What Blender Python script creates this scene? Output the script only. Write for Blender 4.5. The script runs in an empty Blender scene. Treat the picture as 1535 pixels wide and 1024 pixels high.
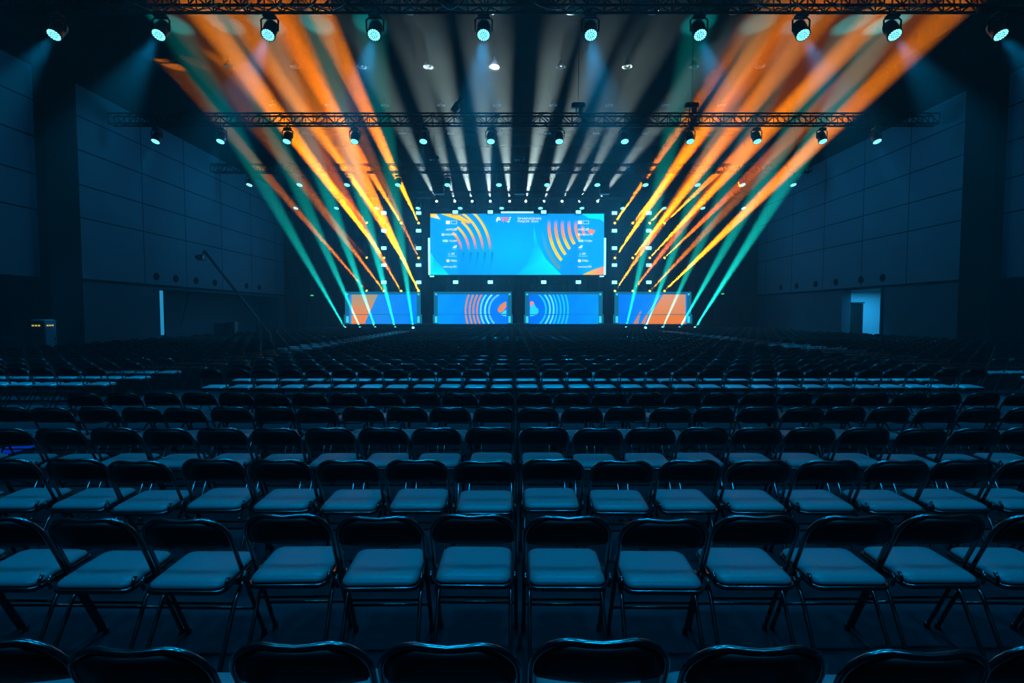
import bpy, math, random
import numpy as np
from mathutils import Vector, Matrix
random.seed(7)
PI = math.pi
S = bpy.context.scene
COL = S.collection
# ------------------------------------------------------------------ camera
F_PX, CX, CY, CAMZ = 836.0, 767.5, 512.0, 1.80
PITCH = math.radians(2.88)
cam_d = bpy.data.cameras.new('camera'); cam = bpy.data.objects.new('camera', cam_d); COL.objects.link(cam)
cam.location = (0, 0, CAMZ); cam.rotation_euler = (PI/2 - PITCH, 0, 0)
cam_d.sensor_width = 36; cam_d.lens = 36*F_PX/1535; cam_d.clip_start = .05; cam_d.clip_end = 300
S.camera = cam
CP, SP = math.cos(PITCH), math.sin(PITCH)
def ray(u, v):
    x, y = (u-CX)/F_PX, (CY-v)/F_PX
    return Vector((x, CP + y*SP, -SP + y*CP))
def at(u, v, Y):                                  # measured place in the hall: pixel of the photo at a depth Y
    d = ray(u, v)
    return Vector((0, 0, CAMZ)) + d*(Y/d.y)
def proj(p):
    d = Vector(p) - Vector((0, 0, CAMZ))
    zc = d.y*CP - d.z*SP
    if zc <= .05: return None
    return CX + F_PX*d.x/zc, CY - F_PX*(d.y*SP + d.z*CP)/zc, zc
# ------------------------------------------------------------------ render look
S.view_settings.view_transform = 'Standard'; S.view_settings.look = 'None'
S.view_settings.gamma = 1; S.view_settings.use_curve_mapping = False
S.view_settings.exposure = 0.0
S.render.engine = 'CYCLES'
cy = S.cycles
cy.use_denoising = True
try:
    cy.denoiser = 'OPENIMAGEDENOISE'; cy.denoising_input_passes = 'RGB_ALBEDO_NORMAL'; cy.denoising_prefilter = 'ACCURATE'
except Exception: pass
cy.use_adaptive_sampling = False
cy.max_bounces = 4; cy.diffuse_bounces = 0; cy.glossy_bounces = 2; cy.transmission_bounces = 2; cy.volume_bounces = 0
cy.transparent_max_bounces = 8
cy.caustics_reflective = False; cy.caustics_refractive = False
cy.sample_clamp_indirect = 2.0; cy.sample_clamp_direct = 0
cy.use_light_tree = True

# ------------------------------------------------------------------ helpers
class MB:
    def __init__(s): s.v = []; s.f = []; s.m = []; s.sm = []; s.c = []
    def add(s, vs, fs, mi=0, smooth=False, cols=None):
        o = len(s.v); s.v.extend([tuple(p) for p in vs])
        s.c.extend(cols if cols else [(1, 1, 1, 1)]*len(vs))
        for f in fs: s.f.append([o+i for i in f]); s.m.append(mi); s.sm.append(smooth)
    def box(s, c, d, mi=0, rot=None):
        hx, hy, hz = d[0]/2, d[1]/2, d[2]/2
        vs = [Vector((x, y, z)) for x in (-hx, hx) for y in (-hy, hy) for z in (-hz, hz)]
        if rot is not None: vs = [rot @ p for p in vs]
        c = Vector(c); vs = [p+c for p in vs]
        s.add(vs, [(0, 1, 3, 2), (4, 6, 7, 5), (0, 4, 5, 1), (2, 3, 7, 6), (0, 2, 6, 4), (1, 5, 7, 3)], mi)
    def box2(s, a, b, mi=0):
        s.box([(a[i]+b[i])/2 for i in range(3)], [abs(b[i]-a[i]) for i in range(3)], mi)
    def bevel_box(s, c, d, b, mi=0, rot=None):    # chamfered box
        hx, hy, hz = d[0]/2, d[1]/2, d[2]/2
        rings = []
        for z, k in ((-hz, b), (-hz+b, 0), (hz-b, 0), (hz, b)):
            x0, y0 = hx-k, hy-k
            rings.append([(x0-b, -y0, z), (x0, -y0+b, z), (x0, y0-b, z), (x0-b, y0, z), (-x0+b, y0, z), (-x0, y0-b, z), (-x0, -y0+b, z), (-x0+b, -y0, z)])
        s.loft(rings, True, mi, False, c, rot)
    def loft(s, rings, caps=True, mi=0, smooth=True, c=(0, 0, 0), rot=None):
        n = len(rings[0]); vs = []
        for r in rings:
            for p in r:
                p = Vector(p)
                if rot is not None: p = rot @ p
                vs.append(p + Vector(c))
        fs = []
        for i in range(len(rings)-1):
            for j in range(n):
                a, b = i*n+j, i*n+(j+1) % n
                fs.append((a, b, b+n, a+n))
        s.add(vs, fs, mi, smooth)
        if caps:
            o = len(s.v)-len(vs)
            s.f.append([o+j for j in range(n)][::-1]); s.m.append(mi); s.sm.append(False)
            s.f.append([o+(len(rings)-1)*n+j for j in range(n)]); s.m.append(mi); s.sm.append(False)
    def tube(s, path, r, n=8, mi=0, caps=True, closed=False):
        P = [Vector(p) for p in path]; rings = []; up = None
        for i, p in enumerate(P):
            if closed: t = P[(i+1) % len(P)] - P[i-1]
            else: t = P[min(i+1, len(P)-1)] - P[max(i-1, 0)]
            t.normalize()
            if up is None:
                up = Vector((0, 0, 1)) if abs(t.z) < .9 else Vector((1, 0, 0))
            a = (up - t*up.dot(t)).normalized(); b = t.cross(a); up = a
            ph = PI/n
            rings.append([p + a*(r*math.cos(ph+2*PI*k/n)) + b*(r*math.sin(ph+2*PI*k/n)) for k in range(n)])
        if closed: rings.append(rings[0])
        s.loft(rings, caps and not closed, mi, n > 5)
    def lathe(s, prof, n=16, mi=0, c=(0, 0, 0), rot=None, caps=True):
        s.loft([[(r*math.cos(2*PI*k/n), r*math.sin(2*PI*k/n), z) for k in range(n)] for r, z in prof], caps, mi, True, c, rot)
    def build(s, name, mats, parent=None, colors=False):
        me = bpy.data.meshes.new(name)
        me.from_pydata(s.v, [], s.f); me.update()
        if not isinstance(mats, (list, tuple)): mats = [mats]
        for m in mats: me.materials.append(m)
        me.polygons.foreach_set('material_index', s.m); me.polygons.foreach_set('use_smooth', s.sm)
        if colors:
            at_ = me.color_attributes.new('Col', 'FLOAT_COLOR', 'POINT')
            at_.data.foreach_set('color', np.array(s.c, dtype=np.float32).ravel())
        o = bpy.data.objects.new(name, me); COL.objects.link(o)
        if parent is not None: o.parent = parent
        return o
def tag(o, label=None, cat=None, group=None, kind=None):
    if label: o['label'] = label
    if cat: o['category'] = cat
    if group: o['group'] = group
    if kind: o['kind'] = kind
    return o
def empty(name, loc, label, cat, group=None, rz=0):
    o = bpy.data.objects.new(name, None); COL.objects.link(o); o.empty_display_size = .2
    o.location = loc; o.rotation_euler.z = rz
    return tag(o, label, cat, group)
def copy_tree(o, parent=None):
    c = o.copy(); COL.objects.link(c)
    if parent is not None: c.parent = parent
    for ch in o.children: copy_tree(ch, c)
    return c
def lin(r, g, b):
    f = lambda c: (c/255/12.92) if c/255 <= .04045 else ((c/255+.055)/1.055)**2.4
    return (f(r), f(g), f(b), 1)
def mat(name, base, rough=.5, metal=0, spec=.5, coat=0, noise=None, bump=None):
    m = bpy.data.materials.new(name); m.use_nodes = True; nt = m.node_tree
    p = nt.nodes['Principled BSDF']
    p.inputs['Base Color'].default_value = base; p.inputs['Roughness'].default_value = rough
    p.inputs['Metallic'].default_value = metal; p.inputs['Specular IOR Level'].default_value = spec
    p.inputs['Coat Weight'].default_value = coat
    if noise:
        scale, amt = noise
        tc = nt.nodes.new('ShaderNodeTexCoord'); n = nt.nodes.new('ShaderNodeTexNoise')
        n.inputs['Scale'].default_value = scale; n.inputs['Detail'].default_value = 4
        r = nt.nodes.new('ShaderNodeMapRange'); r.inputs['To Min'].default_value = 1-amt; r.inputs['To Max'].default_value = 1+amt
        mx = nt.nodes.new('ShaderNodeVectorMath'); mx.operation = 'SCALE'; mx.inputs[0].default_value = base[:3]
        nt.links.new(tc.outputs['Object'], n.inputs['Vector']); nt.links.new(n.outputs['Fac'], r.inputs['Value'])
        nt.links.new(r.outputs['Result'], mx.inputs['Scale']); nt.links.new(mx.outputs[0], p.inputs['Base Color'])
    if bump:
        scale, st = bump
        tc = nt.nodes.new('ShaderNodeTexCoord'); n = nt.nodes.new('ShaderNodeTexNoise'); n.inputs['Scale'].default_value = scale
        b = nt.nodes.new('ShaderNodeBump'); b.inputs['Strength'].default_value = st; b.inputs['Distance'].default_value = .01
        nt.links.new(tc.outputs['Object'], n.inputs['Vector']); nt.links.new(n.outputs['Fac'], b.inputs['Height'])
        nt.links.new(b.outputs['Normal'], p.inputs['Normal'])
    return m
def emit(name, color, strength, sample=False, attr=False, base=(.01, .01, .01, 1)):
    m = bpy.data.materials.new(name); m.use_nodes = True; nt = m.node_tree
    p = nt.nodes['Principled BSDF']
    p.inputs['Base Color'].default_value = base; p.inputs['Roughness'].default_value = .4
    p.inputs['Emission Color'].default_value = color; p.inputs['Emission Strength'].default_value = strength
    if attr:
        a = nt.nodes.new('ShaderNodeAttribute'); a.attribute_name = 'Col'
        nt.links.new(a.outputs['Color'], p.inputs['Emission Color'])
    m.cycles.emission_sampling = 'FRONT' if sample else 'NONE'
    return m
M = {}
M['frame'] = mat('black_enamelled_steel', (.003, .0035, .004, 1), .24, 0, 1.0, coat=.6)
M['vinyl'] = mat('black_vinyl', (.10, .11, .12, 1), .40, 0, .2, bump=(9, .25))
M['vinyl_back_shaded'] = mat('black_vinyl_back_shaded', (.004, .0045, .005, 1), .5, 0, .2)  # same vinyl as the seats, darkened to hold the shade of unlit backs
M['floor'] = mat('dark_hall_floor', (.018, .019, .022, 1), .9, 0, .0, noise=(14, .35))
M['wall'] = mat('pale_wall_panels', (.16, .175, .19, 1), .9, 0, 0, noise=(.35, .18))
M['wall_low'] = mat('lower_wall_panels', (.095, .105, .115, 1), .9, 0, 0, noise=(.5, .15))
M['groove'] = mat('dark_panel_joint', (.008, .009, .01, 1), .9, 0, 0)
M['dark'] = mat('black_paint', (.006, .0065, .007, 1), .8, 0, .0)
M['ceiling'] = mat('dark_ceiling', (.002, .0022, .0025, 1), .9, 0, .0, noise=(.8, .3))
M['purlin'] = mat('grey_ceiling_steel', (.02, .022, .025, 1), .9, 0, .0)
M['drape'] = mat('black_velvet_drape', (.005, .0055, .0065, 1), .95, 0, .05)
M['truss'] = mat('black_truss_paint', (.0008, .0009, .001, 1), .6, .0, .03)
M['plastic'] = mat('black_lamp_plastic', (.008, .008, .009, 1), .4, 0, .5)
M['metal'] = mat('brushed_steel', (.30, .31, .32, 1), .35, .9)
M['stage'] = mat('black_stage_deck', (.008, .009, .01, 1), .5, 0, .4)
M['white'] = mat('white_painted_board', (.6, .62, .64, 1), .7)
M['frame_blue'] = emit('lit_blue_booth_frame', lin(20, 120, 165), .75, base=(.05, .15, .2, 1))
M['led'] = emit('led_wall', (1, 1, 1, 1), 1.25, attr=True)
M['lens_cyan'] = emit('cyan_lens', (.25, .95, 1, 1), 2.4)
M['lens_amber'] = emit('amber_lens', (1, .62, .05, 1), 3.0)
M['lens_white'] = emit('white_lens', (.85, 1, 1, 1), 4.0)
M['lens_teal'] = emit('teal_lens', (.3, 1, .95, 1), 3.0)
M['booth_lamp'] = emit('booth_cyan_lamp', (.05, .78, .9, 1), 1.0)
M['strip'] = emit('cyan_strip_light', (.25, .95, 1, 1), 3.0)
M['blinder'] = emit('blue_white_blinder', (.2, .75, 1, 1), 3.2)
M['lens_gap'] = mat('dark_lens_grid', (.01, .03, .04, 1), .3)
M['exit'] = emit('green_exit_light', (.1, 1, .25, 1), .7)
M['yellow_led'] = emit('yellow_indicator', (1, .8, .15, 1), .6)
M['door_glow'] = emit('backlit_door_gap', lin(30, 135, 185), 1.0)
M['blue_bag'] = mat('bright_blue_plastic', (.02, .12, .75, 1), .35)

# ------------------------------------------------------------------ haze in the air
W = bpy.data.worlds.new('hall_air'); S.world = W; W.use_nodes = True
nt = W.node_tree
for n in list(nt.nodes): nt.nodes.remove(n)
out = nt.nodes.new('ShaderNodeOutputWorld'); vs_ = nt.nodes.new('ShaderNodeVolumeScatter'); bg = nt.nodes.new('ShaderNodeBackground')
bg.inputs['Color'].default_value = (0, 0, 0, 1); bg.inputs['Strength'].default_value = 0
HAZE = .003
vs_.inputs['Density'].default_value = HAZE; vs_.inputs['Anisotropy'].default_value = .7; vs_.inputs['Color'].default_value = (1, 1, 1, 1)
nt.links.new(bg.outputs[0], out.inputs['Surface']); nt.links.new(vs_.outputs[0], out.inputs['Volume'])

def spot(name, loc, direction, color, watts, size_deg, blend=.5, radius=.04, parent=None):
    l = bpy.data.lights.new(name, 'SPOT'); l.energy = watts; l.color = color; l.spot_size = math.radians(size_deg); l.spot_blend = blend
    l.shadow_soft_size = radius
    o = bpy.data.objects.new(name, l); COL.objects.link(o)
    o.location = loc; o.rotation_euler = Vector(direction).to_track_quat('-Z', 'Y').to_euler()
    return o

# ------------------------------------------------------------------ setting
XL, XR, YB, YF, ZC = -18.8, 20.2, 50.0, -6.0, 14.9
WT = 11.7                                          # top of the pale wall panels
def structure(o): o['kind'] = 'structure'; return o
m = MB(); m.box2((XL-6, YF, -.2), (XR+6, YB+.4, 0)); structure(m.build('floor', M['floor']))
m = MB(); m.box2((XL-6, YF, ZC), (XR+6, YB+.4, ZC+.3))
for y in (37.6, 40.2, 41.4, 44.2):
    m.box2((XL+4, y, ZC-.16), (XR-4, y+.1, ZC), 1)
structure(m.build('ceiling', [M['ceiling'], M['purlin']]))
m = MB(); m.box2((XL-6, YB, 0), (XR+6, YB+.3, ZC)); structure(m.build('wall_back', M['drape']))
m = MB(); m.box2((XL-6, YF-.3, 0), (XR+6, YF, ZC)); structure(m.build('wall_front', M['dark']))
def side_wall(sx, X, YP, name):
    # sx -1 left, +1 right ; inner face at X ; YP: depth of the corner where the nearer, darker bay ends
    mb = MB()
    o = X + sx*.5
    def slab(y0, y1, z0, z1, mi=0, th=.5, inset=0): mb.box2((X+sx*inset, y0, z0), (X+sx*(th), y1, z1), mi)
    ops = [(29.9, 45.0, 0, 3.1)] if sx < 0 else [(30.6, 34.2, 0, 3.25)]
    zl = 3.28
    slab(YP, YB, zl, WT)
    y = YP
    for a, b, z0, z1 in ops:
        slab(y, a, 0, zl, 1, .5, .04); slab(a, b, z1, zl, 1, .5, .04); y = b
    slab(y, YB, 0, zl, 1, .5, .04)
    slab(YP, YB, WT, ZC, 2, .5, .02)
    # nearer bay, set back a little behind a pier coloured dark for its shade
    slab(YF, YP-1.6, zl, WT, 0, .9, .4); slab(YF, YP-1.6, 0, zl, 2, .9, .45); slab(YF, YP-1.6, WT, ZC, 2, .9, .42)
    # panel joints
    for z in (5.98, 7.4, 8.9, 10.35):
        mb.box2((X-sx*.006, YP, z-.025), (X+sx*.05, YB, z+.025), 3)
        mb.box2((X+sx*.394, YF, z-.03), (X+sx*.45, YP-1.6, z+.03), 3)
    mb.box2((X-sx*.03, YP, zl-.05), (X+sx*.05, YB, zl+.05), 3)
    for y in (28.7, 32.4, 36.4, 40.5, 44.6):
        mb.box2((X-sx*.006, y-.02, zl), (X+sx*.05, y+.02, WT), 3)
    for y in (6, 11, 16, 20.6):
        mb.box2((X+sx*.394, y-.02, zl), (X+sx*.45, y+.02, WT), 3)
    # the pier between the bays, its shaded face put into the black colour
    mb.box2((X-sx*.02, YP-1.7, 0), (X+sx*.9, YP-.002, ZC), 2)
    structure(mb.build(name, [M['wall'], M['wall_low'], M['dark'], M['groove']]))
side_wall(-1, XL, 24.5, 'wall_left')
side_wall(1, XR, 25.3, 'wall_right')
# wall vents: round dark holes above the ledge
def wall_vent(sx, X, y, i, n):
    t = empty('wall_vent', (X, y, 3.75), None, 'vent', 'round vents above the wall ledge')
    rot = Matrix.Rotation(-sx*PI/2, 3, 'Y')
    a = MB(); a.lathe([(.13, -.02), (.2, -.02), (.2, .05), (.17, .07), (.13, .05), (.13, -.02)], 20, rot=rot, caps=False); a.build('rim', M['dark'], t)
    b = MB(); b.lathe([(.13, .0), (.13, .02)], 20, rot=rot)
    for k in (-.07, 0, .07): b.box((0 - sx*.03, k, 0), (.015, .012, .25))
    b.build('grille', M['groove'], t)
    side = 'left' if sx < 0 else 'right'
    t['label'] = f'round dark vent above the {side} wall ledge, {ORD[i]} of {NUM[n]} counted from the camera'
ORD = ['first', 'second', 'third', 'fourth', 'fifth', 'sixth', 'seventh', 'eighth', 'ninth', 'tenth', 'eleventh', 'twelfth', 'thirteenth', 'fourteenth', 'fifteenth', 'sixteenth', 'seventeenth', 'eighteenth', 'nineteenth', 'twentieth', 'twenty-first', 'twenty-second', 'twenty-third', 'twenty-fourth', 'twenty-fifth']
NUM = ['zero', 'one', 'two', 'three', 'four', 'five', 'six', 'seven', 'eight', 'nine', 'ten', 'eleven', 'twelve', 'thirteen']
lv = [29.6, 31.3, 33.3, 35.4, 39.6, 41.6]; rv = [30.5, 32.4, 34.9, 37.2, 39.7, 42]
for i, y in enumerate(lv): wall_vent(-1, XL, y, i, 6)
for i, y in enumerate(rv): wall_vent(1, XR, y, i, 6)

# left recess behind the ledge and its lit door gaps
m = MB(); m.box2((XL-1.6, 29.4, 0), (XL-1.5, 45.5, 3.2)); m.box2((XL-1.5, 45.0, 0), (XL-.5, 45.1, 3.2)); m.box2((XL-1.5, 29.3, 3.1), (XL-.5, 45.1, 3.2)); m.box2((XL-1.5, 29.3, 0), (XL-.5, 29.4, 3.1))
structure(m.build('wall_recess', M['wall_low']))
def door_gap(y0, y1, z0, z1, n):
    a = MB(); a.box2((XL-.42, y0, z0), (XL-.38, y1, z1), 0)
    a.box2((XL-.44, y0-.06, 0), (XL-.36, y0, z1+.06), 1); a.box2((XL-.44, y1, 0), (XL-.36, y1+.06, z1+.06), 1); a.box2((XL-.44, y0-.06, z1), (XL-.36, y1+.06, z1+.06), 1)
    o = structure(a.build(f'door_{n}', [M['door_glow'], M['dark']])); return o
door_gap(29.98, 30.75, .62, 3.05, 1)
# right doorway into a daylit corridor
m = MB()
m.box2((XR+.5, 30.2, 3.25), (XR+4.6, 37.4, 3.4)); m.box2((XR+.5, 37.3, 0), (XR+4.6, 37.4, 3.3)); m.box2((XR+.5, 30.2, 0), (XR+4.6, 30.3, 3.3)); m.box2((XR+4.5, 30.2, 0), (XR+4.6, 37.4, 3.3))
structure(m.build('wall_corridor', M['white']))
m = MB(); m.box2((XR-.03, 30.5, 0), (XR+.52, 30.62, 3.32)); m.box2((XR-.03, 34.18, 0), (XR+.52, 34.3, 3.32)); m.box2((XR-.03, 30.5, 3.22), (XR+.52, 34.3, 3.34)); structure(m.build('door_2', M['wall_low']))
t = empty('kiosk', (XR+1.9, 36.1, 0), 'dark booth standing inside the bright right-hand doorway', 'booth')
m = MB(); m.bevel_box((0, 0, 1.22), (.8, .7, 2.44), .04); m.build('cabinet', M['dark'], t)
m = MB(); m.bevel_box((0, 0, 2.49), (.9, .8, .1), .02); m.build('top', M['plastic'], t)
l = bpy.data.lights.new('corridor_daylight', 'AREA'); l.energy = 420; l.color = (.02, .45, 1); l.shape = 'RECTANGLE'; l.size = 3; l.size_y = 5
o = bpy.data.objects.new('corridor_daylight', l); COL.objects.link(o); o.location = (XR+2.6, 33.6, 3.2)
tag((lambda b: b.build('floor_light', M['strip']))((lambda b: (b.box2((XR+.1, 30.75, .35), (XR+.2, 33.0, .45)), b)[1])(MB())), 'bright cyan light bar low across the right-hand doorway', 'light bar')

# ------------------------------------------------------------------ trusses
def truss_mesh(mb, x0, x1, y, z, h=.45, d=.4, bay=.5, r=.042, rb=.022):
    for dy in (-d/2, d/2):
        for dz in (0, h): mb.tube([(x0, y+dy, z+dz), (x1, y+dy, z+dz)], r, 6)
    n = max(1, round((x1-x0)/bay)); st = (x1-x0)/n
    for i in range(n+1):
        x = x0+i*st
        mb.tube([(x, y-d/2, z), (x, y-d/2, z+h)], rb, 4, caps=False); mb.tube([(x, y+d/2, z), (x, y+d/2, z+h)], rb, 4, caps=False)
        mb.tube([(x, y-d/2, z), (x, y+d/2, z)], rb, 4, caps=False)
        if i < n:
            a, b = (0, h) if i % 2 else (h, 0)
            mb.tube([(x, y-d/2, z+a), (x+st, y-d/2, z+b)], rb, 4, caps=False); mb.tube([(x, y+d/2, z+a), (x+st, y+d/2, z+b)], rb, 4, caps=False)
            mb.tube([(x, y-d/2 if i % 2 else y+d/2, z), (x+st, y+d/2 if i % 2 else y-d/2, z)], rb, 4, caps=False)
def truss(x0, x1, y, z, label, hang=True):
    t = empty('lighting_truss', ((x0+x1)/2, y, z), label, 'truss', 'overhead trusses')
    mb = MB(); truss_mesh(mb, x0-(x0+x1)/2, x1-(x0+x1)/2, 0, 0); mb.build('lattice', M['truss'], t)
    if hang:
        for x in (x0+1, x1-1):
            c = MB(); c.tube([(x-(x0+x1)/2, 0, .45), (x-(x0+x1)/2, 0, ZC-z)], .012, 6); c.build('hanging_cable', M['truss'], t)
    return t
TZ = 10.6
T_Y = [16.6, 26.5, 35.3, 43.0]
names = ['nearest', 'second', 'third', 'fourth']
truss(-15.2, 16.6, T_Y[0], TZ, 'black lattice truss along the top edge, nearest of the overhead trusses')
truss(-18.7, 19.8, T_Y[1], TZ, 'long black lattice truss, second from the camera, with cyan lamps under it')
truss(-18.7, 18.6, T_Y[2], TZ, 'black lattice truss, third from the camera, carrying hanging speakers')
truss(-17.2, 18.6, T_Y[3], TZ, 'black lattice truss, fourth from the camera, just in front of the big screen')

# chain hoists on top of the trusses
def hoist(x, y, label, tilt=0):
    t = empty('chain_hoist', (x, y, TZ+.45), label, 'hoist', 'chain hoists on the trusses')
    a = MB(); a.bevel_box((0, 0, .42), (.62, .3, .24), .04); a.box((.1, 0, .2), (.2, .2, .4)); a.build('motor', M['plastic'], t)
    b = MB(); b.tube([(0, 0, .54), (0, 0, ZC-TZ-.45-.37)], .012, 6); b.build('chain', M['truss'], t)
    c = MB(); c.tube([(-.1, 0, .3), (-.1, 0, .02), (-.03, 0, -.06), (.03, 0, -.02)], .03, 6); c.build('hook', M['truss'], t)
    return t
for u, lab in ((867, 'black chain hoist on the second truss, right of its middle'), (1037, 'black chain hoist near the right end of the second truss')):
    p = at(u, 165, T_Y[1]); hoist(p.x, T_Y[1], lab)
for u, lab in ((651, 'black chain hoist on the third truss, left of its middle'), (779, 'black chain hoist at the middle of the third truss')):
    p = at(u, 240, T_Y[2]); hoist(p.x, T_Y[2], lab)
p = at(688, 168, T_Y[1]-.1)
t = empty('follow_spot', (p.x, T_Y[1], TZ+.49), 'black follow spot tilted on top of the second truss', 'spotlight')
a = MB(); rot = Matrix.Rotation(math.radians(35), 3, 'Y'); a.lathe([(.12, -.35), (.16, -.3), (.16, .1), (.11, .14), (.11, .36), (.14, .4)], 16, c=(-.1, 0, .38), rot=rot); a.build('barrel', M['plastic'], t)
a = MB(); a.tube([(.1, -.18, .02), (.1, -.2, .45)], .02, 6); a.tube([(.1, .18, .02), (.1, .2, .45)], .02, 6); a.box((.1, 0, .03), (.12, .4, .05)); a.build('yoke', M['truss'], t)
# hanging speakers
def hang_speaker(u, v, Y, label):
    p = at(u, v, Y)
    t = empty('hanging_speaker', (p.x, Y+.48, TZ-.05), label, 'loudspeaker', 'speakers hung under the third truss')
    a = MB()
    for k in range(4): a.bevel_box((0, -.03*k*k*.3, -.32-.26*k), (.62, .4, .25), .03)
    a.build('cabinet', M['plastic'], t)
    b = MB(); b.tube([(-.2, 0, .05), (-.2, 0, -.22)], .015, 6); b.tube([(.2, 0, .05), (.2, 0, -.22)], .015, 6); b.box((0, 0, -.18), (.5, .08, .04)); b.build('bracket', M['truss'], t)
hang_speaker(657, 268, T_Y[2], 'black hanging line of speakers under the third truss, left one')
hang_speaker(779, 268, T_Y[2], 'black hanging line of speakers under the third truss, middle one')
hang_speaker(908, 268, T_Y[2], 'black hanging line of speakers under the third truss, right one')
# loose cables looped under the nearest truss
def cable(pts, label):
    a = MB(); P = [Vector(q) for q in pts]; path = []
    for i in range(len(P)-1):
        for k in range(6):
            s_ = k/6; sag = .18*math.sin(PI*s_); q = P[i].lerp(P[i+1], s_); q.z -= sag; path.append(q)
    path.append(P[-1]); a.tube(path, .016, 6); tag(a.build('cable', M['metal']), label, 'cable', 'cables on the nearest truss')
for k, (u0, u1, w) in enumerate([(200, 330, 'over the left end'), (330, 520, 'left of the middle'), (660, 690, 'just left of the middle'), (800, 860, 'just right of the middle'), (1130, 1250, 'right of the middle'), (1250, 1385, 'over the right end')]):
    a, b = at(u0, 12, T_Y[0]-.25), at(u1, 12, T_Y[0]-.25)
    n = max(1, int((b.x-a.x)/.9)); pts = [(a.x+(b.x-a.x)*i/n, T_Y[0]-.275, TZ+.02) for i in range(n+1)]
    cable(pts, f'pale looping cable on the nearest truss, {w}')

# ------------------------------------------------------------------ wash lamps under the trusses
def lamp_proto():
    t = empty('wash_lamp', (0, 0, 0), 'x', 'stage lamp')
    b = MB()      # head: axis -Z is the light direction, pivot at origin
    b.lathe([(.10, .30), (.17, .27), (.19, .10), (.19, -.12), (.205, -.15), (.205, -.2), (.18, -.2)], 18)
    for k in range(5): b.lathe([(.195, .0+.045*k), (.2, .01+.045*k), (.195, .02+.045*k)], 18, caps=False)
    hd = b.build('head', M['plastic'], t)
    l = MB(); l.lathe([(.175, -.19), (.175, -.2)], 18, 1)
    for r_, n in ((0, 1), (.06, 6), (.115, 12), (.155, 16)):
        for k in range(n):
            a = 2*PI*k/n; l.lathe([(.021, -.2), (.019, -.207)], 8, 0, c=(r_*math.cos(a), r_*math.sin(a), 0))
    ln = l.build('lens', [M['lens_cyan'], M['lens_face']], hd)
    y = MB(); y.tube([(-.24, 0, -.02), (-.25, 0, .3), (-.18, 0, .36), (.18, 0, .36), (.25, 0, .3), (.24, 0, -.02)], .025, 6); yk = y.build('yoke', M['truss'], t)
    c = MB(); c.bevel_box((0, 0, .41), (.34, .24, .1), .02); c.box((0, 0, .5), (.08, .1, .1)); c.build('clamp', M['plastic'], t)
    return t
M['lens_face'] = emit('cyan_lens_face', (.02, .42, .6, 1), .8)
LP = lamp_proto()
first_lamp = [True]
CYAN = (.0, .43, 1.0)
def wash_lamp(u, v, Y, label, k, watts):
    p = at(u, v, Y); z = TZ-.615
    t = LP if first_lamp[0] else copy_tree(LP); first_lamp[0] = False
    t.location = (p.x, Y, z); t['label'] = label; t['group'] = 'cyan wash lamps under the trusses'
    d = Vector((max(-.15, min(.15, p.x*.008)), -.62 if k == 0 else -.42, -1)).normalized()
    h = [c for c in t.children if c.name.startswith('head')][0]
    h.rotation_euler = d.to_track_quat('-Z', 'Y').to_euler()
    spot('wash_light', Vector(t.location)+d*.24, d, CYAN, watts*.55, 28, 1.0, .10)
rows = [
    (T_Y[0], 27, [85, 241, 404, 562, 725, 885, 1048, 1201, 1338, 1496], 'nearest truss line'),
    (T_Y[1], 202, [235, 332, 431, 532, 635, 736, 838, 936, 1034, 1134, 1232, 1313], 'second truss line'),
    (T_Y[2], 268, [375, 450, 521, 597, 671, 748, 820, 895, 967, 1045, 1112, 1188], 'third truss line'),
    (T_Y[3], 298, [444, 505, 565, 627, 690, 752, 810, 872, 933, 995, 1053, 1114], 'fourth truss line'),
]
WATTS = [24000, 11000, 5500, 2500]
for k, (Y, v, us, nm) in enumerate(rows):
    for i, u in enumerate(us):
        wash_lamp(u, v, Y, f'black lamp with glowing cyan lens on the {nm}, {ORD[i]} from the left', k, WATTS[k])

# unseen fill lights added to brighten the side walls, without lamp bodies
for sx, X in ((-1, XL), (1, XR)):
    for y, w in ((13, 160), (20, 230), (27.5, 300), (34, 380), (41, 420)):
        spot('wall_fill_light', (X-sx*6.5, y, TZ-.3), (sx*1, .1, -.45), (.015, .36, 1), w, 130, 1.0, .5)
# lamps of the truss behind the camera, out of the picture
for x in (-7.5, -4.5, -1.5, 1.5, 4.5, 7.5):
    spot('rear_wash_light', (x, 7.5, TZ-.6), (0, -.42, -1), CYAN, 1700, 50, 1.0, .6)
    spot('rear_wash_light', (x, -1.0, TZ-.6), (0, .42, -1), CYAN, 1700, 56, 1.0, .6)

# ------------------------------------------------------------------ ceiling pendants (switched off house lights)
def pendant_proto():
    t = empty('house_light', (0, 0, 0), 'x', 'ceiling light')
    a = MB(); a.lathe([(.06, .32), (.09, .28), (.12, .2), (.24, .03), (.25, 0), (.22, .0), (.1, .17)], 16, caps=False); a.build('shade', M['metal'], t)
    b = MB(); b.tube([(0, 0, .3), (0, 0, .5)], .015, 6); b.build('rod', M['truss'], t)
    c = MB(); c.lathe([(.07, .16), (.08, .08), (.05, .03)], 12); c.build('bulb', M['white'], t)
    return t
PP = pendant_proto(); fp = True
for j, y in enumerate((24, 29.2, 34.5, 39.8)):
    xs = [-14.5+3.4*i for i in range(9)]
    for i, x in enumerate(xs):
        t = PP if fp else copy_tree(PP); fp = False
        t.location = (x, y, ZC-.5)
        t['label'] = f'small unlit ceiling house light, row {NUM[j+1]} from the camera, {ORD[i]} from the left'
        t['group'] = 'unlit house lights on the ceiling'

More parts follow.
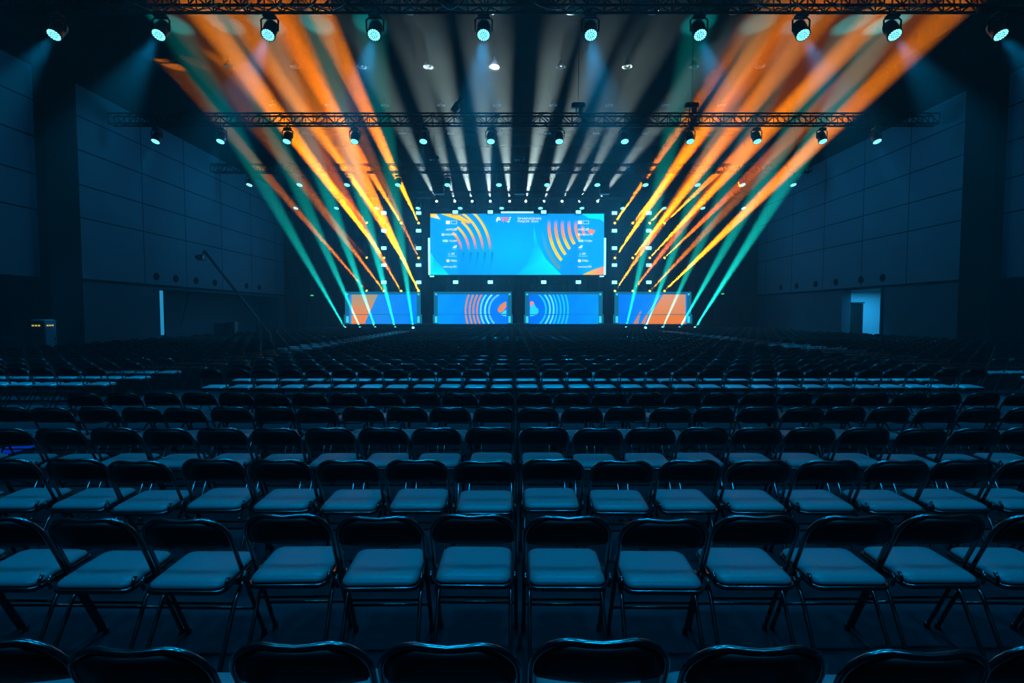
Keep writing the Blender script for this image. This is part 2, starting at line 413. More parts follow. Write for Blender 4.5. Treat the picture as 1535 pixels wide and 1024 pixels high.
# ------------------------------------------------------------------ stage
SX = .35
m = MB(); m.bevel_box((.5, 46.3, .48), (28.5, 5.4, .96), .03); tag(m.build('stage_platform', M['stage']), 'long black stage platform carrying the four lit booths', 'stage')
def drape(x0, x1, y, z0, z1, label):
    mb = MB(); n = int(abs(x1-x0)/.08); top = []; bot = []
    vs = []; 
    for i in range(n+1):
        x = x0+(x1-x0)*i/n; w = .07*math.sin(x*9)+.03*math.sin(x*23)
        vs += [(x, y+w, z0), (x, y+w, z1)]
    mb.add(vs, [(2*i, 2*i+2, 2*i+3, 2*i+1) for i in range(n)], 0, True)
    o = mb.build('stage_drape', M['drape']); md = o.modifiers.new('thick', 'SOLIDIFY'); md.thickness = .02
    tag(o, label, 'drape', 'black stage drapes')
drape(XL+.1, -14.0, 46.0, 0, 11.5, 'black drape hanging at the left side of the stage')
drape(15.05, XR-.1, 46.0, 0, 11.5, 'black drape hanging at the right side of the stage')
drape(-14.0, 15.05, 49.3, 0, 12.0, 'wide black drape closing the back of the stage')
for u, lab, y in ((690, 'low black steps in front of the left middle booth', 43.3), (848, 'low black steps in front of the right middle booth', 43.3)):
    p = at(u+14, 486, y); a = MB()
    for k in range(4): a.box((p.x, y-.25*(3-k)+.1, .14+.14*k), (2.2, .26, .28*(k+1)))
    a = MB()
    for k in range(5): a.box2((p.x-1.1, 42.55+.2*k, 0), (p.x+1.1, 42.75+.2*k, .18*(k+1)))
    tag(a.build('stage_steps', M['stage']), lab, 'steps', 'steps up to the stage')

# --- LED content helpers (a screen's picture is a flat sheet of lit polygons)
class Art:
    def __init__(s, Y, strength=1): s.mb = MB(); s.Y = Y; s.k = strength; s.layer = 0
    def P(s, u, v): q = at(u, v, s.Y); return (q.x, s.Y - .004*s.layer, q.z)
    def poly(s, pts, cols):
        if not isinstance(cols, list): cols = [cols]*len(pts)
        s.mb.add([s.P(*p) for p in pts], [tuple(range(len(pts)))], 0, False, [(c[0]*s.k, c[1]*s.k, c[2]*s.k, 1) for c in cols])
    def grid(s, u0, v0, u1, v1, fn, nu=24, nv=10):
        vs = []; cs = []
        for j in range(nv+1):
            for i in range(nu+1):
                u, v = u0+(u1-u0)*i/nu, v0+(v1-v0)*j/nv; vs.append(s.P(u, v)); c = fn(u, v); cs.append((c[0]*s.k, c[1]*s.k, c[2]*s.k, 1))
        s.mb.add(vs, [(j*(nu+1)+i, j*(nu+1)+i+1, (j+1)*(nu+1)+i+1, (j+1)*(nu+1)+i) for j in range(nv) for i in range(nu)], 0, False, cs)
    def arc(s, cu, cv, r, w, a0, a1, colfn, n=20, clip=None):
        vs = []; cs = []; 
        for i in range(n+1):
            a = math.radians(a0+(a1-a0)*i/n)
            for rr in (r-w/2, r+w/2):
                u, v = cu+rr*math.cos(a), cv-rr*math.sin(a)
                if clip: u = min(max(u, clip[0]), clip[2]); v = min(max(v, clip[1]), clip[3])
                vs.append(s.P(u, v)); c = colfn(u, v, i/n); cs.append((c[0]*s.k, c[1]*s.k, c[2]*s.k, 1))
        s.mb.add(vs, [(2*i, 2*i+2, 2*i+3, 2*i+1) for i in range(n)], 0, False, cs)
    def disc(s, cu, cv, r, c, n=16): s.poly([(cu+r*math.cos(2*PI*k/n), cv+r*math.sin(2*PI*k/n)) for k in range(n)], c)
    def text(s, txt, u, v, h, c, align='LEFT', width=None):     # u,v: baseline start (or end for RIGHT); h: cap height in px
        cu = bpy.data.curves.new('lettering', 'FONT'); cu.body = txt; cu.align_x = 'LEFT'; cu.size = 1
        o = bpy.data.objects.new('lettering', cu); COL.objects.link(o)
        dg = bpy.context.evaluated_depsgraph_get(); me = bpy.data.meshes.new_from_object(o.evaluated_get(dg))
        co = [v_.co.copy() for v_ in me.vertices]; fs = [tuple(p.vertices) for p in me.polygons]
        bpy.data.objects.remove(o); bpy.data.curves.remove(cu); bpy.data.meshes.remove(me)
        if not co: return
        x0, x1 = min(p.x for p in co), max(p.x for p in co)
        sy = h/.69; sx = (width/(x1-x0)) if width else sy
        off = -x0 if align == 'LEFT' else -x1
        s.mb.add([s.P(u+(p.x+off)*sx, v-p.y*sy) for p in co], fs, 0, False, [(c[0]*s.k, c[1]*s.k, c[2]*s.k, 1)]*len(co))
def mixc(a, b, t): t = max(0, min(1, t)); return tuple(a[i]*(1-t)+b[i]*t for i in range(3))
def L(r, g, b): return lin(r, g, b)[:3]
DEEP, MID, SKY, CYN = L(0, 110, 235), L(0, 150, 250), L(0, 185, 255), L(0, 230, 255)
YEL, ORA, PNK, WHT = L(255, 205, 0), L(255, 160, 60), L(240, 140, 125), L(235, 250, 255)

# --- the big screen
YS = 47.0
U0, V0, U1, V1 = 645, 320.5, 905.5, 412
scr = empty('led_screen', (SX, YS, at(700, V1, YS).z), 'huge blue LED screen hung above the stage with orange arcs and sponsor names', 'screen')
A = Art(YS-.16, 1.0)
def bgc(u, v):
    d = math.hypot((u-772)/95, (v-375)/70)
    c = mixc(SKY, MID, d*1.1)
    if u < 690: c = mixc(c, L(0, 170, 240), .5)
    if u > 870: c = mixc(c, L(0, 175, 245), .5)
    return c
A.grid(U0, V0, U1, V1, bgc, 40, 14)
A.layer = 1
A.poly([(U0, 378), (653, 390), (665, 403), (673, V1), (U0, V1)], [CYN, SKY, CYN, CYN, CYN])
A.poly([(872, V0), (U1, V0), (U1, 333), (899, 329), (882, 327)], CYN)
A.poly([(800, 340), (806, 365), (818, 388), (842, V1), (775, V1), (790, 395), (800, 370)], [CYN, SKY, CYN, CYN, SKY, SKY, SKY])
A.layer = 2
clip = (U0, V0, U1, V1)
# left fan of arcs: centre far to the left-below
for k, r in enumerate((38, 49, 59.5, 70, 81)):
    def cf(u, v, t):
        c = mixc(YEL, ORA, (v-345)/12) if v < 357 else mixc(PNK, L(0, 140, 190), (v-362)/14)
        return mixc(c, bgc(u, v), (v-372)/25) if v > 357 else c
    A.arc(654, 378, r, 3.6, 50 if k < 3 else 56, 2, cf, 22, clip)
    A.arc(654, 378, r+3, 3.0, 0, -24, lambda u, v, t: mixc(L(0, 125, 190), bgc(u, v), t), 10, clip)
A.poly([(U0, V0), (654, V0), (660.5, 329), (U0, 325.5)], [YEL, YEL, L(230, 240, 235), YEL])
A.poly([(660, V0), (686, V0), (706, 333.5), (703, 335.5)], [YEL, YEL, YEL, ORA])
# right fan
for k, r in enumerate((42, 52, 62, 72, 82)):
    def cf(u, v, t):
        c = mixc(PNK, ORA, (v-345)/10) if v < 355 else mixc(ORA, YEL, (v-355)/8)
        return mixc(bgc(u, v), c, (v-330)/12)
    A.arc(905, 338, r, 4.6, 172, 210+k*2.4, cf, 24, clip)
A.arc(905, 338, 92, 4.6, 186, 224, lambda u, v, t: mixc(bgc(u, v), L(90, 150, 150), t*1.3), 20, clip)
A.arc(905, 338, 32, 4, 180, 206, lambda u, v, t: mixc(bgc(u, v), PNK, t*3), 12, clip)
A.poly([(885, 343), (892.5, 345.5), (890, 350), (885, 352), (881, 347)], PNK)
A.poly([(873, V1), (890, 404), (905.5, 399), (905.5, V1)], [YEL, ORA, PNK, PNK])
A.layer = 3
# event logo, letters P W E drawn as slanted blocks
def logo(x, y, w):
    k = w/195.0
    def q(pts, c): A.poly([(x+(a-490)*k, y+(b-898)*k) for a, b in pts], c)
    red, wht = L(245, 120, 150), WHT
    q([(507, 898), (533, 898), (522, 911), (525, 911), (513, 938), (503, 965), (490, 938)], wht)
    q([(533, 898), (545, 915), (540, 915), (525, 911), (522, 911)], wht)
    q([(525, 926), (545, 915), (553, 938), (513, 938)], wht)
    q([(548, 898), (571, 898), (561, 924)], red)
    q([(582, 898), (609, 898), (580, 965), (567, 938)], red)
    q([(620, 898), (647, 898), (618, 965), (606, 938)], red)
    q([(661, 898), (684, 898), (678, 911), (655, 911)], wht); q([(652, 921), (675, 921), (669, 934), (646, 934)], wht); q([(641, 945), (665, 945), (658, 964), (634, 964)], wht)
logo(743.5, 325.5, 23)
A.text('SHANGHAI', 776, 329.3, 3.6, WHT, width=35)
A.text('MAJOR 2024', 776, 333.4, 3.0, WHT, width=31)
for side in (0, 1):
    def tx(s_, v, h, w, dx=0):
        if side == 0: A.text(s_, 684.7-dx-0, v, h, WHT, 'RIGHT', w)
        else: A.text(s_, 866.3+dx, v, h, WHT, 'LEFT', w)
    bx = 668.5 if side == 0 else 866.3
    A.poly([(bx, 330.8), (bx+6, 330.8), (bx+6, 336), (bx, 336)], WHT)
    for a, b, c_, d in ((7.5, 330.8, 16.5, 331.5), (7.5, 335.3, 16.5, 336), (7.5, 330.8, 8.2, 336), (15.8, 330.8, 16.5, 336)): A.poly([(bx+a, b), (bx+c_, b), (bx+c_, d), (bx+a, d)], L(190, 235, 250))
    tx('AMD', 345.8, 3.4, 12.2, 4 if side == 0 else 0)
    ax = 681.3 if side == 0 else 879
    A.poly([(ax, 342.2), (ax+3.4, 342.2), (ax+3.4, 345.8), (ax+2.3, 344.4), (ax+2.3, 343.3), (ax+1.2, 343.3)], WHT); A.poly([(ax, 343.8), (ax+1, 343.3), (ax+1, 344.8), (ax+2.2, 344.8), (ax+1.4, 345.8), (ax, 345.8)], WHT)
    cx = 664 if side == 0 else 868
    A.arc(cx, 351.8, 1.6, .9, 0, 360, lambda u, v, t: WHT, 14); A.disc(cx, 351.8, .6, WHT, 8)
    tx('VISION PS', 353.2, 2.9, 18.5, 0 if side == 0 else 4)
    px = 663.5 if side == 0 else 866.5
    A.poly([(px, 360.2), (px+1, 359.3), (px+7.5, 359.3), (px+8.3, 360.2), (px+8.3, 362), (px+7.5, 362.9), (px+1, 362.9), (px, 362)], L(150, 225, 250))
    tx('TICNBM', 362.6, 2.8, 11.5, 0 if side == 0 else 9.5)
    ex = 678 if side == 0 else 866.5
    A.poly([(ex, 371.8), (ex+4, 368.2), (ex+7, 367.4), (ex+6.5, 370.4), (ex+4.5, 372), (ex+2.6, 372)], WHT); A.poly([(ex+2.6, 370.8), (ex+4.8, 369), (ex+5.6, 369.3), (ex+4.4, 370.9)], MID)
    A.poly([(ex-.5, 373.8), (ex+6.5, 373.8), (ex+6.5, 374.3), (ex-.5, 374.3)], L(120, 215, 250))
    tx('L IEF', 382, 3.0, 9, 2.8)
    A.poly([((670.5 if side == 0 else 866.3), 383.6), ((684.7 if side == 0 else 881), 383.6), ((684.7 if side == 0 else 881), 384.5), ((670.5 if side == 0 else 866.3), 384.5)], L(120, 215, 250))
    cx = 671.5 if side == 0 else 868.5
    A.disc(cx, 391, 2.3, WHT); A.disc(cx, 391, .8, MID, 6)
    tx('TMRN', 392.6, 3.2, 9.6, 0 if side == 0 else 5.5)
    tx('samsung SSD', 401, 2.7, 20.5, 0)
scr_l = A
def rel(mb, root):                                      # move world-space geometry under its thing
    o = root.location; mb.v = [(p[0]-o.x, p[1]-o.y, p[2]-o.z) for p in mb.v]; return mb
rel(A.mb, scr).build('display', M['led'], scr, True)
a0, a1 = at(U0, V0, YS), at(U1, V1, YS)
m = MB(); m.box2((a0.x-.05, YS-.14, a1.z-.05), (a1.x+.05, YS+.2, a0.z+.05)); rel(m, scr).build('housing', M['plastic'], scr)
m = MB()
for u in (643.2, 907): 
    p, q = at(u, 357, YS-.2), at(u, 412, YS-.2); m.box2((p.x-.07, YS-.26, q.z), (p.x+.07, YS-.16, p.z))
rel(m, scr).build('side_light', M['strip'], scr)
m = MB(); p, q = at(751, 318.6, YS-.2), at(799.5, 318.6, YS-.2); m.box2((p.x, YS-.26, p.z-.05), (q.x, YS-.16, p.z+.07)); rel(m, scr).build('top_light', M['strip'], scr)
m = MB()
for u in (647.5, 902): p = at(u, 414.3, YS-.2); m.box2((p.x-.17, YS-.26, p.z-.04), (p.x+.17, YS-.16, p.z+.04))
rel(m, scr).build('corner_light', M['strip'], scr)
# truss that carries the screen, and the white beam lamps on it
zt = a0.z + .1
tr = truss(a0.x-.3, a1.x+.3, YS+.1, zt, 'black truss on top of the big screen under the white beam lamps')
for s_ in (-1, 1):
    m = MB(); x = (a0.x-.6 if s_ < 0 else a1.x+.6) 
    # support towers beside the screen
    y = YS+.35
    for dx in (-.15, .15):
        for dy in (-.15, .15): m.tube([(x+dx, y+dy, 1.0), (x+dx, y+dy, zt+.45)], .025, 6)
    for i in range(20):
        z = 1.0+i*(zt-.6)/20
        m.tube([(x-.15, y-.15, z), (x+.15, y-.15, z+.4)], .014, 4, caps=False); m.tube([(x-.15, y+.15, z+.4), (x+.15, y+.15, z)], .014, 4, caps=False)
    tag(m.build('truss_tower', M['truss']), f'black truss tower standing at the {"left" if s_<0 else "right"} edge of the big screen', 'truss')

# ------------------------------------------------------------------ beam lamps
def beam_proto(lens, name):
    t = empty(name, (0, 0, 0), 'x', 'beam lamp')
    b = MB(); b.lathe([(.08, .26), (.12, .22), (.13, -.1), (.115, -.16), (.1, -.16)], 14); hd = b.build('head', M['plastic'], t)
    l = MB(); l.lathe([(.1, -.15), (.1, -.165), (.06, -.175)], 14); l.build('lens', lens, hd)
    y = MB(); y.tube([(-.16, 0, 0), (-.18, 0, -.22), (-.1, 0, -.28), (.1, 0, -.28), (.18, 0, -.22), (.16, 0, 0)], .025, 6); y.build('yoke', M['plastic'], t)
    c = MB(); c.bevel_box((0, 0, -.36), (.34, .26, .16), .02); c.build('base', M['plastic'], t)
    return t
used = {}
def beam(P0, target, lens, name, label, group, color, watts, size, blend=.8):
    key = name
    if key not in used: used[key] = beam_proto(lens, name); t = used[key]
    else: t = copy_tree(used[key])
    t.location = P0; t['label'] = label; t['group'] = group
    d = (Vector(target)-Vector(P0)).normalized()
    h = [c for c in t.children if c.name.startswith('head')][0]; h.rotation_euler = d.to_track_quat('-Z', 'Y').to_euler()
    spot('beam_light', Vector(P0)+d*.19, d, color, watts, size, blend, .05)
TEAL = (.006, .72, .62); WHITE = (.66, .92, .90)
YT, YO = 22.0, 46.4
rowv = (335.5, 387.8, 437.6); rown = ('top', 'middle', 'bottom'); coln = ('outermost', 'second', 'third', 'innermost')
KA = 8500000
bright = {('L', 0): (.4, .6, .5, .7), ('L', 1): (.07, 1.7, .6, .09), ('L', 2): (.65, .22, .4, 1.5),
          ('R', 0): (.5, .25, .6, .7), ('R', 1): (.5, 1.3, 1.1, 1.0), ('R', 2): (2.6, .3, .4, .6)}
slopeL = (1.12, 1.37, 1.66, 2.12); slopeR = (.95, 1.09, 1.26, 1.5)
tint = [(1, .22, .0), (1, .25, .0), (1, .16, .0), (1, .23, .0)]
for side, us, sl in (('L', (551, 576.5, 602, 628), slopeL), ('R', (995, 973, 947.6, 921), slopeR)):
    for r in range(3):
        for c in range(4):
            u, v = us[c], rowv[r]; sg = -1 if side == 'L' else 1
            s_ = sl[c]*(1+.03*math.sin(7*r+3*c))
            tv = 0.0; tu = u + sg*(v-tv)/s_
            P0 = at(u, v, YO); T = at(tu, tv, YT)
            if side == 'L' and c == 0: T = at(u + sg*(v-110)/s_, 110, 30.5)
            sd = 'left' if side == 'L' else 'right'
            beam(P0, T, M['lens_amber'], 'amber_beam_lamp', f'amber beam lamp {sd} of the screen, {rown[r]} row, {coln[c]} column', 'amber beam lamps beside the screen', tint[(r*2+c) % 4], KA*bright[(side, r)][c], 3.0)
# towers that carry the amber lamps and the blinders
def ladder(u, label, top_v=316):
    p = at(u, 437, YO+.45); z1 = at(u, top_v, YO+.45).z; x = p.x; m = MB(); y = YO+.42
    for dx in (-.13, .13): m.tube([(x+dx, y, 1.0), (x+dx, y, z1)], .022, 6)
    n = int((z1-1)/.45)
    for i in range(n): m.tube([(x-.13, y, 1.2+i*.45), (x+.13, y, 1.2+i*.45)], .015, 5)
    tag(m.build('lamp_ladder', M['truss']), label, 'lighting stand', 'upright stands behind the beam lamps')
for sd, us in (('left', (551, 576.5, 602, 628)), ('right', (995, 973, 947.6, 921))):
    for c, u in enumerate(us): ladder(u, f'black upright lamp stand {sd} of the screen, {coln[c]} of four')
KT = 2600000
slTL = (1.75, 2.25, 2.8, 3.9, 7.0); slTR = (1.58, 1.75, 2.2, 2.7, 4.2)
kTL = (1.0, .9, 1.1, 1.2, .8); kTR = (2.0, 1.3, .7, .8, .8)
for sd, us, sl, kk, sg in (('left', (518, 540.5, 563, 592.5, 619.5), slTL, kTL, -1), ('right', (1041, 1018, 992.5, 967, 938), slTR, kTR, 1)):
    for c, u in enumerate(us):
        Y = 42.3; P0 = at(u, 490.5, Y); T = at(u+sg*(490.5-0)/sl[c], 0, 25.2)
        P0.z = .62
        beam(P0, T, M['lens_teal'], 'teal_beam_lamp', f'teal floor lamp before the {sd} end of the stage, {ORD[c]} from the outside', 'teal floor beam lamps', TEAL, KT*kk[c], 4.5)
        b = MB(); b.bevel_box((P0.x, Y, .09), (.5, .45, .18), .02); tag(b.build('lamp_riser', M['stage']), f'low black box under the {ORD[c]} teal lamp from the {sd} outside', 'riser', 'risers under the teal lamps')
KW = 330000
wu = (655, 682, 708, 735, 764, 788, 815, 842, 868, 895); wd = (-.45, -.27, -.235, -.075, -.08, .19, .33, .46, .47, .76); wk = (.6, .6, 1.1, .9, .95, 1.1, .9, .45, .6, .8)
for i, u in enumerate(wu):
    P0 = at(u, 309.5, YS+.1); P0.z = zt+.45+.44; T = at(u+wd[i]*279, 30, 26)
    beam(P0, T, M['lens_white'], 'white_beam_lamp', f'white beam lamp on top of the big screen, {ORD[i]} from the left', 'white beam lamps above the screen', WHITE, KW*wk[i], 6.0, 1.0)

# blinders
def blinder_proto():
    t = empty('blinder_light', (0, 0, 0), 'x', 'blinder light')
    a = MB(); a.bevel_box((0, .06, 0), (.56, .16, .36), .02); a.build('casing', M['plastic'], t)
    b = MB()
    b.bevel_box((0, -.03, 0), (.42, .05, .26), .024)
    b.build('lens', M['blinder'], t)
    y = MB(); y.tube([(-.31, .08, 0), (-.31, .08, -.25), (.31, .08, -.25), (.31, .08, 0)], .015, 5); y.build('yoke', M['truss'], t)
    return t
BP = blinder_proto(); fb = [True]
def blinder(u, v, Y, label, w=130):
    t = BP if fb[0] else copy_tree(BP); fb[0] = False
    t.location = at(u, v, Y); t['label'] = label; t['group'] = 'blue-white blinder lights around the screen'
    spot('blinder_glow', Vector(t.location)+Vector((0, -.12, 0)), (0, -1, -.05), (.03, .45, 1), w, 150, 1, .08)
for u, nm in ((575.5, 'outer left column'), (627.5, 'inner left column'), (921, 'inner right column'), (972.5, 'outer right column')):
    for j, v in enumerate((319.5, 346, 372, 397.5, 423.3)):
        blinder(u, v, YO-.1, f'glowing blue-white light in the {nm} beside the screen, {ORD[j]} from the top')
for j, (u, v) in enumerate([(682.5, 318), (735, 318), (815, 318), (867, 318)]): blinder(u, v, YS-.5, f'glowing blue-white light above the screen edge, {ORD[j]} from the left')
for j, (u, v) in enumerate([(683, 423), (735, 423), (815, 423), (867, 423)]): blinder(u, v, YS-.5, f'glowing blue-white light below the screen, {ORD[j]} from the left')
# pipe that carries the lower blinders
YS -= .12; p, q = at(660, 426, YS), at(890, 426, YS); m = MB(); m.tube([(p.x, YS, p.z), (q.x, YS, p.z)], .03, 8)
for u in (665, 775, 885):
    r_ = at(u, 420, YS); m.tube([(r_.x, YS, p.z), (r_.x, YS, at(u, 413, YS).z)], .02, 6); m.tube([(r_.x, YS, at(u, 415, YS).z), (r_.x, YS+.12, at(u, 415, YS).z)], .02, 6)
YS += .12; tag(m.build('lamp_pipe', M['truss']), 'thin black pipe under the big screen holding four lights', 'pipe')

# ------------------------------------------------------------------ booths on the stage
ORB, TNB = L(225, 130, 70), L(150, 150, 125)
def booth(u0, u1, label, paint):
    Y1, Y2 = 45.4, 44.9
    vt, vm, vb = 437.5, 471, 485.5
    root = empty('player_booth', at((u0+u1)/2, vb, Y2), label, 'booth', 'lit booths on the stage'); root.location.z = 1.0
    A = Art(Y1-.11, 1.0); B = Art(Y2-.11, 1.0)
    fr = MB(); p, q = at(u0, vt, Y1), at(u1, vm, Y1)
    fr.box2((p.x, Y1-.1, 1.0), (q.x, Y1+.1, p.z)); 
    rel(fr, root).build('frame', M['frame_blue'], root)
    dk = MB(); p2, q2 = at(u0-1.5, vm+.6, Y2), at(u1+1.5, vb, Y2); dk.box2((p2.x, Y2-.1, 1.0), (q2.x, Y2+.25, p2.z)); rel(dk, root).build('desk', M['frame_blue'], root)
    A.u = (u0+7, u1-7); paint(A, B, u0+6, u1-6, vt+4, vm, vb)
    rel(A.mb, root).build('screen', M['led'], root, True); rel(B.mb, root).build('desk_screen', M['led'], root, True)
    for u in (u0+3.2, u1-3.2):
        li = MB(); c = at(u, vt+3.8, Y1-.12); li.lathe([(.085, -.02), (.085, .03), (.05, .05)], 14, c=(c.x, Y1-.12, c.z), rot=Matrix.Rotation(PI/2, 3, 'X')); rel(li, root).build('corner_lamp', M['booth_lamp'], root)
        li = MB(); a_, b_ = at(u, vm+3, Y2-.12), at(u, vb-1.5, Y2-.12); li.bevel_box((a_.x, Y2-.13, (a_.z+b_.z)/2), (.2, .06, max(.2, a_.z-b_.z)), .02); rel(li, root).build('desk_lamp', M['booth_lamp'], root)
    return root
def panel_bg(A, B, u0, u1, v0, vm, vb, c0, c1):
    f = lambda u, v: mixc(mixc(c0, c1, (u-u0)/(u1-u0)), DEEP, .25*math.sin((u+v)*.09)**2)
    A.layer = 0; A.grid(u0, v0, u1, vm, f, 16, 6); B.layer = 0; B.grid(u0, vm+1, u1, vb, f, 16, 3)
    A.layer = B.layer = 1
def paint1(A, B, u0, u1, v0, vm, vb):
    panel_bg(A, B, u0, u1, v0, vm, vb, L(40, 140, 215), L(0, 130, 240))
    A.poly([(u0+3.5, v0), (566.5, v0), (553, vm), (u0+3.5, vm)], [TNB, TNB, ORB, ORB]); B.poly([(u0+3.5, vm+1), (552.5, vm+1), (546.5, vb), (u0+3.5, vb)], ORB)
def arcs(A, B, cu, cv, rs, cols, v0, vm, vb, sg):
    for r, c in zip(rs, cols):
        for art, lo, hi in ((A, v0, vm), (B, vm+1, vb)):
            def ang(v): return math.degrees(math.asin(max(-1, min(1, (cv-v)/r))))
            if cv-r > hi or cv+r < lo: continue
            a0, a1 = ang(lo), ang(hi)
            if sg < 0: a0, a1 = 180-a0, 180-a1
            art.arc(cu, cv, r, 2.5, a0, a1, lambda u, v, t, c=c: c, 16, (0, lo, 2000, hi))
def paint2(A, B, u0, u1, v0, vm, vb):
    panel_bg(A, B, u0, u1, v0, vm, vb, L(0, 150, 250), L(0, 115, 245))
    arcs(A, B, 760, 466, (27, 33, 39.5, 45, 50.5, 56, 62), (L(100, 195, 230), L(120, 240, 245), L(110, 215, 250), ORB, ORB, ORB, ORB), v0, vm, vb, -1)
    A.poly([(747, 468), (746, 463), (750, 457), (757, 452.5), (759, 452), (759, 460), (755, 466), (750, 469)], ORB)
    A.poly([(751, 470.5), (756, 466), (759, 464), (759, 470.5)], L(60, 215, 235)); B.poly([(751, vm+1), (759, vm+1), (759, 474.5), (755, 474)], L(60, 205, 230))
def paint3(A, B, u0, u1, v0, vm, vb):
    panel_bg(A, B, u0, u1, v0, vm, vb, L(0, 105, 245), L(0, 150, 250))
    c1, c2 = L(90, 225, 250), L(30, 190, 250)
    arcs(A, B, 790, 464, (28.5, 34.5, 40, 45, 50.5, 56, 61.5), (c2, c1, c1, c2, c2, c2, c2), v0, vm, vb, 1)
    A.poly([(794.5, 453), (796, 451.5), (800, 452.5), (801, 455), (795, 460)], L(240, 140, 110))
    A.poly([(794.5, 460), (801, 456), (804, 461), (807, 463), (807.5, 468), (805, 471), (794.5, 471)], L(40, 205, 240)); B.poly([(794.5, vm+1), (804, vm+1), (799, 474), (794.5, 474.5)], L(40, 200, 240))
def paint4(A, B, u0, u1, v0, vm, vb):
    panel_bg(A, B, u0, u1, v0, vm, vb, L(0, 120, 245), L(20, 140, 230))
    A.poly([(994, v0), (u1-2, v0), (u1-2, vm), (975, vm)], [L(215, 145, 110), L(205, 140, 110), L(215, 130, 75), L(225, 130, 60)])
    B.poly([(974.5, vm+1), (u1-2, vm+1), (u1-2, vb), (968, vb)], L(225, 120, 45))
    A.poly([(987.5, v0+3), (990, v0), (991.5, v0), (972, vm), (969, vm)], L(110, 170, 210))
    B.poly([(968.5, vm+1), (972, vm+1), (966, vb), (961, vb)], L(215, 130, 70)); B.poly([(957, vm+1), (959.5, vm+1), (956.5, vb), (949, vb)], L(190, 130, 100)); A.poly([(960.5, 466), (961.5, 468), (959.5, vm), (957, vm)], L(190, 130, 100))
booth(517.5, 630.5, 'lit booth at the left end of the stage with an orange wedge on blue', paint1)
booth(650.5, 767, 'lit blue booth left of the stage middle with orange and white arcs', paint2)
booth(787, 903, 'lit blue booth right of the stage middle with pale cyan arcs', paint3)
booth(921.5, 1035.5, 'lit booth at the right end of the stage with a broad orange panel', paint4)

# real light thrown by the screens into the hall
def area(name, loc, d, sx, sy, w, col, spread=None):
    l = bpy.data.lights.new(name, 'AREA'); l.shape = 'RECTANGLE'; l.size = sx; l.size_y = sy; l.energy = w; l.color = col
    o = bpy.data.objects.new(name, l); COL.objects.link(o); o.location = loc; o.rotation_euler = Vector(d).to_track_quat('-Z', 'Z').to_euler()
area('screen_light', (SX, YS-.3, 7.5), (0, -1, 0), 14, 5, 120, (.03, .45, 1))

# ------------------------------------------------------------------ small things along the walls
t = empty('control_cabinet', (XL+.1, 21.9, 0), 'pale upright cabinet with yellow indicator lights by the near left wall', 'cabinet')
m = MB(); m.bevel_box((.3, 0, .78), (.55, .6, 1.56), .03); m.build('body', M['wall'], t)
m = MB()
for k in (-.15, -.03, .09): m.box((.59, k, 1.33), (.02, .07, .05)); m.box((.3+k, -.31, 1.33), (.07, .02, .05))
m.build('indicator', M['yellow_led'], t)
m = MB(); m.box((.58, 0, .7), (.015, .5, 1.0)); m.box((.595, .2, .8), (.03, .03, .12)); m.build('door', M['wall_low'], t)
for u, v, sd, Y in ((468, 443, 'left', 45.6), (1083, 440.5, 'right', 45.6)):
    p = at(u, v, Y); t = empty('exit_light', p, f'tiny green exit light on the dark drape {sd} of the stage', 'exit light')
    m = MB(); m.bevel_box((0, 0, 0), (.34, .06, .18), .01); m.build('case', M['dark'], t)
    m = MB(); m.box((0, -.04, 0), (.24, .02, .1)); m.build('lamp', M['exit'], t)
# camera crane
jb = at(386, 478, 33.0)
t = empty('camera_crane', (jb.x, 33.0, 0), 'dark camera crane reaching up over the chairs by the left wall', 'crane')
hd = at(306, 377, 31.0) - Vector((jb.x, 33.0, 0)); pv = Vector((0, 0, 1.45)); tail = pv + (pv-hd).normalized()*1.6
m = MB()
for a in range(3):
    x, y = .6*math.cos(a*2.1), .6*math.sin(a*2.1); m.tube([(x, y, .04), (0, 0, .8)], .03, 6)
m.tube([(0, 0, .5), (0, 0, 1.45)], .06, 8); m.build('tripod', M['plastic'], t)
m = MB(); dn = (hd-pv).normalized(); sd = dn.cross(Vector((0, 0, 1))).normalized()*.09
for k in (sd, -sd): m.tube([tail+k, hd+k*.5], .035, 6)
m.tube([tail+Vector((0, 0, .18)), hd+Vector((0, 0, .12))], .02, 6)
for i in range(12): q = tail.lerp(hd, i/12); m.tube([q+sd, q+Vector((0, 0, .16)), q-sd], .012, 4)
m.build('arm', M['plastic'], t)
m = MB(); m.bevel_box(hd+Vector((-.1, -.1, -.35)), (.35, .45, .3), .03); m.lathe([(.08, -.15), (.09, .2)], 12, c=hd+Vector((-.1, -.4, -.35)), rot=Matrix.Rotation(PI/2, 3, 'X')); m.tube([hd, hd+Vector((0, 0, .05)), hd+Vector((-.1, 0, -.2))], .04, 6); m.build('camera_head', M['plastic'], t)
m = MB(); m.bevel_box(tail, (.4, .4, .35), .04); m.build('counterweight', M['plastic'], t)
for i, (u, y, w, h) in enumerate(((330, 33.5, .55, 1.15), (348, 33.8, .5, 1.2))):
    p = at(u, 480, y); t = empty('flight_case', (p.x, y, 0), ['dark upright flight case before the left wall, left of two', 'dark upright flight case before the left wall, right of two'][i], 'case', 'flight cases by the left wall')
    m = MB(); m.bevel_box((0, 0, .1+h/2), (w, .5, h), .03); m.build('body', M['plastic'], t)
    m = MB()
    for x in (-w/2+.08, w/2-.08):
        for yy in (-.18, .18): m.lathe([(.05, -.02), (.05, .02)], 10, c=(x, yy, .05), rot=Matrix.Rotation(PI/2, 3, 'Y'))
    m.build('castor', M['metal'], t)
